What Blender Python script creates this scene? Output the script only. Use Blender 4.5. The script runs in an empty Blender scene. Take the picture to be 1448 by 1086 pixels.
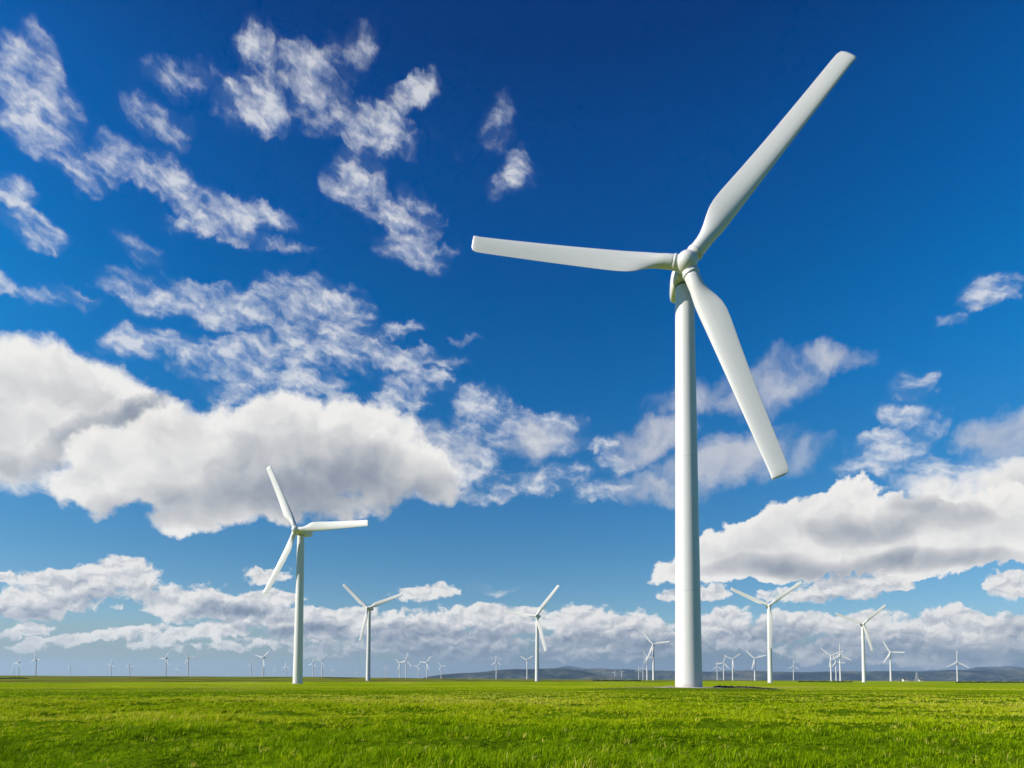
import bpy, math, random
import numpy as np
from mathutils import Matrix, Vector

random.seed(7)
RNG = np.random.default_rng(11)
S = bpy.context.scene
COL = S.collection

# ------------------------------------------------------------------ camera model
F = 1000.0            # focal length in pixels of a 1448 px wide frame
CX, HY = 724.0, 959.8  # where the level optical axis meets the frame
RHO = 0.0045          # slight roll
CZ = 1.7              # eye height
SUN_EL, SUN_AZ = math.radians(28.0), math.radians(-103.0)   # azimuth from +Y towards +X


PITCH = math.radians(3.4)   # the camera looks slightly up
PY = HY - F * math.tan(PITCH)   # image row of the optical axis
CP, SP = math.cos(PITCH), math.sin(PITCH)


def px_dir(x, y):
    a = (x - CX) / F
    b = (PY - y) / F
    c, s = math.cos(RHO), math.sin(RHO)
    a, b = a * c - b * s, a * s + b * c
    Yd, Zd = CP - b * SP, SP + b * CP
    return a / Yd, Zd / Yd                        # X/Y and Z/Y of the ray


def project(P):
    X, Y, Z = P[0], P[1], P[2] - CZ
    d = Y * CP + Z * SP
    a, b = X / d, (Z * CP - Y * SP) / d
    c, s = math.cos(RHO), math.sin(RHO)
    return CX + F * (a * c + b * s), PY - F * (b * c - a * s)


cam_d = bpy.data.cameras.new('camera')
cam = bpy.data.objects.new('camera', cam_d)
COL.objects.link(cam)
c, s = math.cos(RHO), math.sin(RHO)
fwd, up0 = Vector((0, CP, SP)), Vector((0, -SP, CP))
right = Vector((1, 0, 0)) * c + up0 * s
up = Vector((1, 0, 0)) * -s + up0 * c
cam.matrix_world = Matrix(((right.x, up.x, -fwd.x, 0), (right.y, up.y, -fwd.y, 0), (right.z, up.z, -fwd.z, CZ), (0, 0, 0, 1)))
cam_d.sensor_fit = 'HORIZONTAL'
cam_d.sensor_width = 36.0
cam_d.lens = 36.0 * F / 1448.0
cam_d.shift_x = 0.0
cam_d.shift_y = (PY - 543.0) / 1448.0
cam_d.clip_start = 0.1
cam_d.clip_end = 80000.0
S.camera = cam
S.view_settings.view_transform = 'Standard'
S.view_settings.look = 'None'
S.view_settings.exposure = 0.5
S.view_settings.gamma = 1.0
S.cycles.use_adaptive_sampling = True
S.cycles.adaptive_threshold = 0.012
S.cycles.adaptive_min_samples = 20
S.cycles.use_denoising = True
S.cycles.max_bounces = 5
S.cycles.diffuse_bounces = 3
S.cycles.glossy_bounces = 2
S.cycles.transmission_bounces = 3
S.cycles.volume_bounces = 0


# ------------------------------------------------------------------ small node language
class V:
    """A node socket with arithmetic."""
    def __init__(self, nt, sock):
        self.nt, self.s = nt, sock

    def _m(self, op, *others, clamp=False):
        n = self.nt.nodes.new('ShaderNodeMath')
        n.operation = op
        n.use_clamp = clamp
        for i, o in enumerate((self,) + others):
            if isinstance(o, V):
                self.nt.links.new(o.s, n.inputs[i])
            else:
                n.inputs[i].default_value = o
        return V(self.nt, n.outputs[0])

    def __add__(self, o): return self._m('ADD', o)
    __radd__ = __add__
    def __sub__(self, o): return self._m('SUBTRACT', o)
    def __rsub__(self, o): return (self * -1.0) + o
    def __mul__(self, o): return self._m('MULTIPLY', o)
    __rmul__ = __mul__
    def __truediv__(self, o): return self._m('DIVIDE', o)
    def madd(self, a, b): return self._m('MULTIPLY_ADD', a, b)
    def max(self, o): return self._m('MAXIMUM', o)
    def min(self, o): return self._m('MINIMUM', o)
    def smax(self, o, k): return self._m('SMOOTH_MAX', o, k)
    def pow(self, o): return self._m('POWER', o)
    def clamp(self): return self._m('ADD', 0.0, clamp=True)

    def step(self, a, b, lo=0.0, hi=1.0):
        n = self.nt.nodes.new('ShaderNodeMapRange')
        n.interpolation_type = 'SMOOTHSTEP'
        self.nt.links.new(self.s, n.inputs['Value'])
        n.inputs['From Min'].default_value = a
        n.inputs['From Max'].default_value = b
        n.inputs['To Min'].default_value = lo
        n.inputs['To Max'].default_value = hi
        return V(self.nt, n.outputs['Result'])


def vec_add(nt, a, vec):
    n = nt.nodes.new('ShaderNodeVectorMath')
    n.operation = 'ADD'
    nt.links.new(a.s, n.inputs[0])
    n.inputs[1].default_value = vec
    return V(nt, n.outputs[0])


def vec_madd(nt, a, mul, b):
    n = nt.nodes.new('ShaderNodeVectorMath')
    n.operation = 'MULTIPLY_ADD'
    nt.links.new(a.s, n.inputs[0])
    n.inputs[1].default_value = mul
    if isinstance(b, V):
        nt.links.new(b.s, n.inputs[2])
    else:
        n.inputs[2].default_value = b
    return V(nt, n.outputs[0])


def combine(nt, x, y, z=0.0):
    n = nt.nodes.new('ShaderNodeCombineXYZ')
    for i, o in enumerate((x, y, z)):
        if isinstance(o, V):
            nt.links.new(o.s, n.inputs[i])
        else:
            n.inputs[i].default_value = o
    return V(nt, n.outputs[0])


def noise(nt, vec, scale, detail=4.0, rough=0.55, lac=2.0, dist=0.0, dims='3D', color=False, kind='FBM'):
    n = nt.nodes.new('ShaderNodeTexNoise')
    n.noise_dimensions = dims
    n.noise_type = kind
    nt.links.new(vec.s, n.inputs['Vector'])
    n.inputs['Scale'].default_value = scale
    n.inputs['Detail'].default_value = detail
    n.inputs['Roughness'].default_value = rough
    n.inputs['Lacunarity'].default_value = lac
    n.inputs['Distortion'].default_value = dist
    return V(nt, n.outputs['Color' if color else 'Fac'])


def mix_col(nt, fac, a, b, mode='MIX'):
    n = nt.nodes.new('ShaderNodeMix')
    n.data_type = 'RGBA'
    n.blend_type = mode
    n.clamp_factor = True
    n.clamp_result = False
    if isinstance(fac, V):
        nt.links.new(fac.s, n.inputs[0])
    else:
        n.inputs[0].default_value = fac
    for i, o in ((6, a), (7, b)):
        if isinstance(o, V):
            nt.links.new(o.s, n.inputs[i])
        else:
            n.inputs[i].default_value = (*o, 1.0) if len(o) == 3 else o
    return V(nt, n.outputs[2])


def ramp(nt, fac, stops):
    n = nt.nodes.new('ShaderNodeValToRGB')
    nt.links.new(fac.s, n.inputs[0])
    e = n.color_ramp.elements
    while len(e) < len(stops):
        e.new(0.5)
    for el, (p, col) in zip(e, stops):
        el.position = p
        el.color = (*col, 1.0)
    return V(nt, n.outputs[0])


# ------------------------------------------------------------------ sky
def srgb(r, g, b):
    f = lambda q: (q / 255 / 12.92) if q / 255 <= 0.04045 else ((q / 255 + 0.055) / 1.055) ** 2.4
    return f(r), f(g), f(b)


def azel(x, y):
    u, v = px_dir(x, y)
    return math.atan2(u, 1.0), math.atan2(v, math.hypot(u, 1.0))


def patch(x, y, rx, ry, rot=0.0, w=1.0):
    """A cloud patch: centre, half sizes and tilt on the sky, in radians."""
    a0, e0 = azel(x, y)
    r = math.radians(rot)
    a1, e1 = azel(x + math.cos(r), y - math.sin(r))
    kx = math.hypot(a1 - a0, e1 - e0)
    a2, e2 = azel(x + math.sin(r), y + math.cos(r))
    ky = math.hypot(a2 - a0, e2 - e0)
    return a0, e0, rx * kx, ry * ky, math.atan2(e1 - e0, a1 - a0), w


THIN = [  # broken high patches
    (45, 72, 45, 58, 0, .8), (60, 165, 85, 62, -35, 1.15), (110, 232, 62, 40, -25, .9), (20, 262, 42, 32, 0, 1.0),
    (40, 322, 72, 28, -22, .9), (155, 215, 45, 42, 0, .8), (235, 250, 95, 36, -25, 1.0), (330, 296, 100, 26, -14, 1.0),
    (300, 320, 75, 20, -10, .9), (205, 165, 75, 34, -28, .55), (250, 112, 75, 32, 0, .42), (400, 346, 50, 14, 0, .6),
    (210, 355, 45, 22, -20, .45),
    (368, 78, 40, 50, -20, 1.0), (362, 142, 68, 58, 0, 1.1), (445, 132, 78, 48, -32, 1.05), (530, 185, 80, 40, -22, 1.1),
    (580, 136, 48, 28, 15, .9), (492, 72, 50, 42, 20, .6), (500, 258, 52, 48, 0, .95), (545, 290, 36, 30, 0, .8),
    (582, 312, 46, 46, -30, .85), (595, 366, 66, 30, -10, .7), (548, 355, 30, 24, 0, .6), (725, 250, 44, 36, 35, .85),
    (700, 172, 34, 46, 0, .5), (640, 190, 30, 30, 0, .3),
    (15, 408, 40, 16, 0, .9), (80, 418, 55, 18, -5, .9), (230, 418, 100, 34, -10, 1.0), (330, 442, 120, 38, -12, 1.15),
    (440, 440, 105, 55, -10, 1.25), (195, 486, 75, 28, -5, 1.0), (320, 512, 100, 34, -8, 1.1), (430, 500, 110, 38, -8, 1.15),
    (505, 500, 60, 28, 0, 1.0), (560, 468, 44, 16, 0, .8), (568, 508, 56, 22, 0, 1.0), (585, 540, 66, 24, 0, 1.0),
    (655, 480, 30, 12, 0, .7), (635, 512, 42, 14, 0, .6), (400, 546, 120, 34, 0, 1.1), (560, 562, 70, 18, 0, .8),
    (690, 588, 66, 44, -18, 1.1), (650, 622, 100, 32, 0, 1.0), (765, 615, 62, 34, -15, .95), (740, 682, 110, 24, 8, .95),
    (790, 602, 46, 22, 0, .8), (640, 662, 110, 40, 18, 1.15), (842, 630, 46, 14, 0, .7), (880, 652, 46, 18, 0, .7),
    (858, 696, 52, 18, 0, .75), 
     (1398, 412, 52, 32, 10, .95),
    (1343, 458, 30, 12, 20, .7), (1292, 592, 60, 30, -20, .85), (1282, 555, 30, 26, 0, .6), (1255, 642, 80, 42, 15, 1.1),
    (1340, 672, 130, 34, 0, 1.15), (1300, 530, 20, 16, 0, .4), (700, 832, 50, 9, -5, .45),
]
SMUDGE = [  # faint grey-white smears of cloud right of the middle
    (925, 622, 75, 34, 22, .85), (930, 692, 75, 26, 0, .70), (1030, 652, 110, 50, 12, 1.0), (1090, 545, 85, 44, 25, .75), (1180, 505, 55, 26, -5, .75),
    (990, 562, 85, 30, 8, .55), (1430, 628, 90, 46, 0, .8), (1150, 640, 50, 20, 0, .3), (765, 625, 60, 36, -15, .7), (600, 640, 120, 40, 0, .5),
]
BACK = [  # the rear part of the left bank
    (70, 565, 175, 85, -8, 1.2), (0, 610, 130, 95, 0, 1.1), (190, 585, 130, 48, -18, 1.0), (30, 672, 70, 28, 10, .5),
    (1435, 690, 70, 40, 0, .9), (1330, 690, 80, 26, -5, .6),
]
BIG = [  # the front part of the left bank
    (240, 645, 160, 76, 14, 1.25), (140, 692, 90, 50, 0, 1.1), (390, 622, 140, 66, 8, 1.25), (490, 645, 130, 60, -8, 1.1),
    (350, 698, 180, 44, 0, 1.1), (560, 672, 110, 46, 0, .9), (265, 738, 60, 24, 0, .85), (470, 712, 110, 30, 0, .7),
    (610, 690, 70, 26, 0, .6), (530, 600, 90, 40, -20, .7),
]
HEAP = [  # the right bank
    (1060, 775, 120, 42, 18, 1.15), (1150, 745, 115, 52, 14, 1.2), (1285, 745, 140, 50, 2, 1.2), (1410, 740, 90, 54, 12, 1.2),
    (1110, 794, 190, 26, 0, 1.1), (1300, 785, 190, 28, 3, 1.1), (955, 802, 48, 18, 10, .8), (1205, 700, 60, 26, 14, .85),
]
DIM = [  # shade on the rear part, just behind the bright rim of the front part
    (105, 635, 95, 42, 32, .48), (200, 588, 115, 34, 20, .60), (310, 562, 100, 24, 8, .45), (40, 665, 90, 34, 0, .35), (110, 560, 70, 24, -20, .14), (1440, 700, 60, 40, 0, .2),
]
LOW = [  # small heaps towards the horizon
    (110, 832, 112, 36, 8, 1.2), (30, 858, 80, 22, 0, 1.1), (60, 838, 60, 24, 10, 1.0), (180, 818, 55, 30, -10, 1.0),
    (268, 850, 74, 30, 5, 1.2), (350, 858, 70, 22, 0, 1.0), (395, 848, 40, 14, 0, .8), (5, 816, 16, 8, 0, .8),
    (378, 816, 40, 12, 0, .75), (600, 838, 42, 14, 4, .85), (170, 858, 18, 6, 0, .5),
    (430, 878, 66, 26, 0, 1.1), (500, 888, 86, 28, 0, 1.15), (595, 884, 90, 28, 4, 1.15), (676, 876, 80, 22, 0, 1.1),
    (745, 880, 70, 24, 0, 1.1), (820, 880, 80, 28, 0, 1.15), (890, 888, 66, 26, 0, 1.1), (640, 910, 260, 26, 0, 1.0),
    (860, 912, 200, 24, 0, 1.0), (1005, 838, 30, 15, 0, .85), (950, 842, 20, 10, 0, .6), (1020, 884, 66, 26, 0, 1.0),
    (1110, 892, 100, 28, 0, 1.0), (1180, 832, 82, 22, 4, 1.15), (1245, 822, 46, 14, 0, .9), (1100, 842, 40, 14, 0, .7),
    (1150, 878, 40, 14, 0, .9), (1225, 888, 80, 30, 8, 1.15), (1350, 884, 70, 34, 0, 1.25), (1300, 895, 60, 24, 0, 1.1),
    (1425, 900, 66, 40, 0, 1.15), (1440, 830, 46, 24, 0, .95), (1290, 915, 260, 28, 0, 1.05),
    (180, 894, 60, 11, 8, .75), (110, 904, 44, 10, 12, .7), (40, 914, 36, 9, 15, .7), (235, 902, 60, 14, 8, .75),
    (330, 888, 66, 18, 8, .95), (300, 912, 60, 10, 0, .6), (30, 892, 50, 10, 5, .6), (390, 900, 60, 20, 0, .9),
]
SHADE = [  # parts of the banks that lie in their own shade
    (300, 715, 170, 40, 5, .40), (450, 690, 190, 60, 5, .60), (560, 700, 110, 40, 0, .55), (400, 650, 150, 40, 10, .25),
    (170, 720, 90, 30, 10, .35), 
    (1180, 803, 230, 20, 2, .50), (1060, 803, 110, 16, 8, .35), (1215, 748, 100, 24, -6, .34), (1310, 742, 90, 22, 8, .22),
    (1390, 790, 90, 16, 10, .35), (1320, 720, 80, 26, -5, .4), (1430, 632, 80, 40, 0, .25),
    (150, 850, 110, 20, 8, .45), (60, 872, 90, 14, 0, .45), (340, 866, 90, 20, 0, .6), (430, 896, 120, 18, 0, .75),
    (560, 900, 110, 20, 0, .65), (690, 900, 120, 20, 0, .6), (820, 902, 120, 20, 0, .6), (1110, 905, 150, 26, 0, .65),
    (1250, 912, 130, 22, 0, .6), (1370, 918, 110, 20, 0, .6), (1440, 905, 40, 34, 0, .3), (1200, 846, 90, 12, 0, .45),
    (640, 925, 330, 22, 0, .75), (960, 920, 150, 30, 0, .75),
]


def build_world():
    w = bpy.data.worlds.new('World')
    S.world = w
    w.use_nodes = True
    nt = w.node_tree
    nt.nodes.clear()
    out = nt.nodes.new('ShaderNodeOutputWorld')
    bg = nt.nodes.new('ShaderNodeBackground')
    nt.links.new(bg.outputs[0], out.inputs[0])
    STR = 0.1
    bg.inputs['Strength'].default_value = STR

    sky = nt.nodes.new('ShaderNodeTexSky')
    sky.sky_type = 'NISHITA'
    sky.sun_disc = False
    sky.sun_elevation = SUN_EL
    sky.sun_rotation = SUN_AZ
    sky.altitude = 100.0
    sky.air_density = 1.0
    sky.dust_density = 0.4
    sky.ozone_density = 3.0
    skyc = V(nt, sky.outputs[0])

    tc = nt.nodes.new('ShaderNodeTexCoord')
    sp = nt.nodes.new('ShaderNodeSeparateXYZ')
    nt.links.new(tc.outputs['Generated'], sp.inputs[0])
    X, Y, Z = (V(nt, sp.outputs[i]) for i in range(3))
    az = X._m('ARCTAN2', Y)
    el = Z._m('ARCSINE')
    P = combine(nt, az, el)

    def dot(a, vec):
        n = nt.nodes.new('ShaderNodeVectorMath')
        n.operation = 'DOT_PRODUCT'
        nt.links.new(a.s, n.inputs[0])
        n.inputs[1].default_value = vec
        return V(nt, n.outputs['Value'])

    def field(P, patches, k):
        """Union of elliptical patches, each falling from its weight at the centre to 0 at its rim."""
        sp = nt.nodes.new('ShaderNodeSeparateXYZ')
        nt.links.new(P.s, sp.inputs[0])
        a, e = V(nt, sp.outputs[0]), V(nt, sp.outputs[1])
        P1 = combine(nt, a, e, 1.0)
        P2 = combine(nt, a * a, a * e, e * e)
        acc = None
        for p in patches:
            a0, e0, rx, ry, rot, wt = patch(*p)
            c, s = math.cos(rot), math.sin(rot)
            A = c * c / rx ** 2 + s * s / ry ** 2
            B = 2 * c * s * (1 / rx ** 2 - 1 / ry ** 2)
            C = s * s / rx ** 2 + c * c / ry ** 2
            D = -2 * A * a0 - B * e0
            E = -2 * C * e0 - B * a0
            G = A * a0 * a0 + B * a0 * e0 + C * e0 * e0
            f = dot(P2, (-wt * A, -wt * B, -wt * C)) + dot(P1, (-wt * D, -wt * E, wt - wt * G))
            acc = f if acc is None else (acc.smax(f, k) if k else acc.max(f))
        return acc

    # --- clear air: deep blue overhead, paler towards the ground
    e = el.step(0.0, 0.80)
    tint = ramp(nt, el._m('DIVIDE', 0.80, clamp=True), TINT)
    a2 = (az * az).min(0.5) * el.step(0.10, 0.5)
    side = nt.nodes.new('ShaderNodeCombineColor')
    side.inputs[0].default_value = 1.0
    nt.links.new(a2.madd(0.8, 1.0).s, side.inputs[1])
    nt.links.new(a2.madd(0.5, 1.0).s, side.inputs[2])
    base = mix_col(nt, 1.0, skyc, tint, 'MULTIPLY')
    base = mix_col(nt, 1.0, base, V(nt, side.outputs[0]), 'MULTIPLY')

    def K(r, g, b):
        q = srgb(r, g, b)
        return tuple(v / STR / 1.414 for v in q)

    # --- shade field shared by the cloud layers
    warp0 = noise(nt, P, 9.0, 3.0, 0.5, color=True, dims='2D')
    Pw = vec_madd(nt, warp0, (0.055, 0.045, 0), vec_add(nt, P, (-0.0275, -0.0225, 0)))
    shade = field(Pw, SHADE, 0.2).max(0.0)

    # --- thin broken layer
    warp1 = noise(nt, P, 17.0, 4.0, 0.6, color=True, dims='2D')
    Pt = vec_madd(nt, warp1, (0.06, 0.05, 0), vec_add(nt, P, (-0.03, -0.025, 0)))
    Ft = (field(Pt, THIN, 0.25).max(-1.2) + 0.10)
    q = nt.nodes.new('ShaderNodeMapping')
    nt.links.new(vec_madd(nt, warp1, (0.025, 0.025, 0), P).s, q.inputs['Vector'])
    q.vector_type = 'TEXTURE'
    q.inputs['Rotation'].default_value = (0, 0, math.radians(-14))
    q.inputs['Scale'].default_value = (1.35, 0.75, 1)
    Q = V(nt, q.outputs[0])
    n1 = noise(nt, Q, 34.0, 7.0, 0.57, dims='2D')
    n1b = noise(nt, vec_add(nt, Q, (-0.004, 0.006, 0)), 34.0, 5.0, 0.58, dims='2D')
    nB = noise(nt, vec_madd(nt, Q, (1.0, 1.2, 1), (0, 0, 0)), 15.0, 2.0, 0.5, dims='2D')
    M = (Ft + (nB - 0.5) * 1.5 * Ft.step(-0.1, 0.35)).clamp()
    at = ((n1 - 0.615).madd(1.0, M.pow(0.8) * 0.33) * 2.7).clamp()
    at = at * M.step(0.0, 0.72)
    at = at + (1.0 - at) * M.step(0.0, 1.0, 0.0, 0.17)
    lt = ((n1 - n1b) * 2.2 + at * 0.55 + 0.28).clamp()
    ct = mix_col(nt, lt, K(150, 172, 206), K(232, 233, 235))
    col = mix_col(nt, at * 0.76, base, ct)

    # --- large banks, the farther ones first
    warp2 = noise(nt, P, 16.0, 5.0, 0.58, color=True, dims='2D')
    Pb = vec_madd(nt, warp2, (0.06, 0.05, 0), vec_add(nt, P, (-0.03, -0.025, 0)))
    n2 = noise(nt, Pb, 22.0, 7.0, 0.55, dims='2D')
    n2b = noise(nt, vec_add(nt, Pb, (-0.012, 0.018, 0)), 22.0, 5.0, 0.5, dims='2D')
    relief2 = (n2 - n2b) * 0.50
    Ds = field(Pb, SMUDGE, 0.25) + (n2 - 0.5) * 1.3
    cs = mix_col(nt, (relief2 * 2.0 + 0.55).clamp(), K(170, 178, 196), K(222, 221, 222))
    col = mix_col(nt, Ds.step(-0.10, 1.05) * 0.80, col, cs)
    dim = field(Pb, DIM, 0.2).max(0.0)
    for group, soft, amp in ((BACK, 0.60, 0.95), (BIG, 0.50, 0.95), (HEAP, 0.26, 0.95)):
        Db = field(Pb, group, 0.2) + (n2 - 0.5) * amp
        own = dim if group is BACK else shade
        ab = (Db - own * 0.28).step(0.0, soft)
        lb = (relief2 + 1.12 - own * 1.1 - Db * 0.25).clamp()
        cb = ramp(nt, lb, [(0.0, K(116, 127, 146)), (0.35, K(160, 167, 177)), (0.7, K(208, 208, 209)), (1.0, K(243, 241, 237))])
        col = mix_col(nt, ab * 0.97, col, cb)

    # --- grey veil lying on the horizon
    nv = noise(nt, P, 7.0, 3.0, 0.5, dims='2D')
    veil = (el + (nv - 0.5) * 0.02).step(0.088, 0.025)
    right = az.step(-0.45, 0.15)
    cv = mix_col(nt, right, K(150, 167, 172), K(120, 138, 158))
    col = mix_col(nt, veil * 0.85, col, cv)

    # --- small heaps
    warp3 = noise(nt, P, 50.0, 4.0, 0.6, color=True, dims='2D')
    Pl = vec_madd(nt, warp3, (0.024, 0.018, 0), vec_add(nt, P, (-0.012, -0.009, 0)))
    Fl = field(Pl, LOW, 0.15).max(-2.0)
    m = vec_madd(nt, Pl, (1.0, 1.5, 1), (0, 0, 0))
    n3 = noise(nt, m, 52.0, 6.0, 0.56, dims='2D')
    n3b = noise(nt, vec_add(nt, m, (-0.005, 0.009, 0)), 52.0, 5.0, 0.54, dims='2D')
    big3 = noise(nt, vec_madd(nt, P, (1.0, 2.2, 1), (0, 0, 0)), 13.0, 2.0, 0.5, dims='2D')
    Dl = Fl + (n3 - 0.5) * 1.45 + (big3 - 0.5) * 2.0
    al = (Dl - shade * 0.25).step(-0.05, 0.42)
    ll = ((n3 - n3b) * 1.15 + 1.04 - shade * 1.0 - Dl * 0.20).clamp()
    cl = ramp(nt, ll, [(0.0, K(126, 140, 160)), (0.35, K(163, 172, 186)), (0.7, K(204, 206, 210)), (1.0, K(238, 236, 233))])
    low_fade = el.step(0.012, 0.06, 0.30, 0.95)
    col = mix_col(nt, al * low_fade, col, cl)

    nt.links.new(col.s, bg.inputs['Color'])
    try:
        w.cycles.sampling_method = 'MANUAL'
        w.cycles.sample_map_resolution = 512
    except Exception:
        pass


TINT = [(p, tuple(0.785 * v for v in c)) for p, c in (
    (0.0, (0.60, 0.78, 0.90)), (0.10, (0.58, 0.78, 0.92)), (0.21, (0.34, 0.70, 0.90)), (0.35, (0.15, 0.65, 0.97)), (0.49, (0.03, 0.61, 1.06)),
    (0.60, (0.0, 0.55, 1.05)), (0.72, (0.0, 0.47, 1.02)), (0.83, (0.0, 0.41, 0.95)), (0.95, (0.0, 0.28, 0.74)))]
build_world()

sun_d = bpy.data.lights.new('sun', 'SUN')
sun_d.energy = 5.0
sun_d.angle = math.radians(0.53)
sun_d.color = (1.0, 0.94, 0.85)
sun = bpy.data.objects.new('sun', sun_d)
COL.objects.link(sun)
sd = Vector((math.sin(SUN_AZ) * math.cos(SUN_EL), math.cos(SUN_AZ) * math.cos(SUN_EL), math.sin(SUN_EL)))
sun.rotation_euler = sd.to_track_quat('Z', 'Y').to_euler()
sun.location = sd * 300
#@@REST

# ------------------------------------------------------------------ helpers for objects
def mat(name, build):
    m = bpy.data.materials.new(name)
    m.use_nodes = True
    nt = m.node_tree
    nt.nodes.clear()
    out = nt.nodes.new('ShaderNodeOutputMaterial')
    build(nt, out)
    return m


def principled(nt, out, col, rough=0.5, spec=0.5, normal=None):
    b = nt.nodes.new('ShaderNodeBsdfPrincipled')
    if isinstance(col, V):
        nt.links.new(col.s, b.inputs['Base Color'])
    else:
        b.inputs['Base Color'].default_value = (*col, 1)
    if isinstance(rough, V):
        nt.links.new(rough.s, b.inputs['Roughness'])
    else:
        b.inputs['Roughness'].default_value = rough
    b.inputs['Specular IOR Level'].default_value = spec
    if normal is not None:
        nt.links.new(normal.s, b.inputs['Normal'])
    nt.links.new(b.outputs[0], out.inputs['Surface'])
    return b


def coords(nt, which='Object'):
    return V(nt, nt.nodes.new('ShaderNodeTexCoord').outputs[which])


def bump(nt, h, strength, dist=0.1):
    n = nt.nodes.new('ShaderNodeBump')
    nt.links.new(h.s, n.inputs['Height'])
    n.inputs['Strength'].default_value = strength
    n.inputs['Distance'].default_value = dist
    return V(nt, n.outputs[0])


def mesh_obj(name, verts, faces, m=None, parent=None, smooth=True):
    me = bpy.data.meshes.new(name)
    me.from_pydata([tuple(v) for v in verts], [], faces)
    me.validate()
    if smooth:
        me.polygons.foreach_set('use_smooth', [True] * len(me.polygons))
    if m:
        me.materials.append(m)
    o = bpy.data.objects.new(name, me)
    COL.objects.link(o)
    if parent:
        o.parent = parent
    return o


def array_mesh(name, verts, loops, starts, totals, m, smooth=False, attr=None):
    me = bpy.data.meshes.new(name)
    me.vertices.add(len(verts))
    me.vertices.foreach_set('co', verts.astype(np.float32).ravel())
    me.loops.add(len(loops))
    me.loops.foreach_set('vertex_index', loops.astype(np.int32))
    me.polygons.add(len(starts))
    me.polygons.foreach_set('loop_start', starts.astype(np.int32))
    me.polygons.foreach_set('loop_total', totals.astype(np.int32))
    if smooth:
        me.polygons.foreach_set('use_smooth', np.ones(len(starts), bool))
    me.update(calc_edges=True)
    if attr is not None:
        for k, v in attr.items():
            a = me.attributes.new(k, 'FLOAT', 'POINT')
            a.data.foreach_set('value', v.astype(np.float32))
    me.materials.append(m)
    o = bpy.data.objects.new(name, me)
    COL.objects.link(o)
    return o


# ------------------------------------------------------------------ terrain
def hash2(ix, iy, seed):
    h = (ix.astype(np.int64) * 374761393 + iy.astype(np.int64) * 668265263 + seed * 974634777) & 0x7fffffff
    h = ((h ^ (h >> 13)) * 1274126177) & 0x7fffffff
    return ((h ^ (h >> 16)) & 0xffff) / 65535.0


def vnoise(x, y, seed=0):
    ix, iy = np.floor(x), np.floor(y)
    fx, fy = x - ix, y - iy
    fx, fy = fx * fx * (3 - 2 * fx), fy * fy * (3 - 2 * fy)
    a, b = hash2(ix, iy, seed), hash2(ix + 1, iy, seed)
    c, d = hash2(ix, iy + 1, seed), hash2(ix + 1, iy + 1, seed)
    return (a * (1 - fx) + b * fx) * (1 - fy) + (c * (1 - fx) + d * fx) * fy - 0.5


def sstep(a, b, x):
    t = np.clip((x - a) / (b - a), 0, 1)
    return t * t * (3 - 2 * t)


MX, MY = 26.4, 107.5          # the near turbine's earth mound


def terrain(x, y, fine=True):
    x, y = np.asarray(x, float), np.asarray(y, float)
    z = -0.72 * sstep(125, 285, y)
    d = np.hypot((x - MX) * 0.85, y - MY)
    z = z + 0.46 * sstep(17.0, 5.5, d)
    dist = np.hypot(x, y)
    # a low swell of moorland closes the view, higher on the left than on the right
    u = x / np.maximum(y, 1.0)
    swell = np.exp(-((y - 1080.0 - 260 * vnoise(x / 300, y * 0 + 3.3, 8)) / 270.0) ** 2)
    z = z + swell * (0.9 + 2.7 * sstep(0.02, -0.30, u) + 1.7 * vnoise(x / 110, y / 260, 9) + 2.2 * sstep(0.30, 0.50, u) * (vnoise(x / 170, y / 300, 10) + 0.1))
    if fine:
        k = sstep(4.5, 8.0, d)
        near = 1.0 / (1.0 + (dist / 60.0) ** 2)
        z = z + k * near * (0.42 * vnoise(x / 5.5, y / 4.0, 1) + 0.34 * vnoise(x / 1.9, y / 1.5, 2) + 0.07 * vnoise(x / .8, y / .7, 3))
        z = z + k * (0.30 * vnoise(x / 38, y / 30, 4)) * sstep(10, 40, dist) * sstep(900, 200, dist)
        z = z + 1.0 * vnoise(x / 420, y / 300, 6) * sstep(500, 1500, dist)
        z = z + 1.6 * vnoise(x / 1300, y / 900, 5) * sstep(1200, 3000, dist)
    return z


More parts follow.
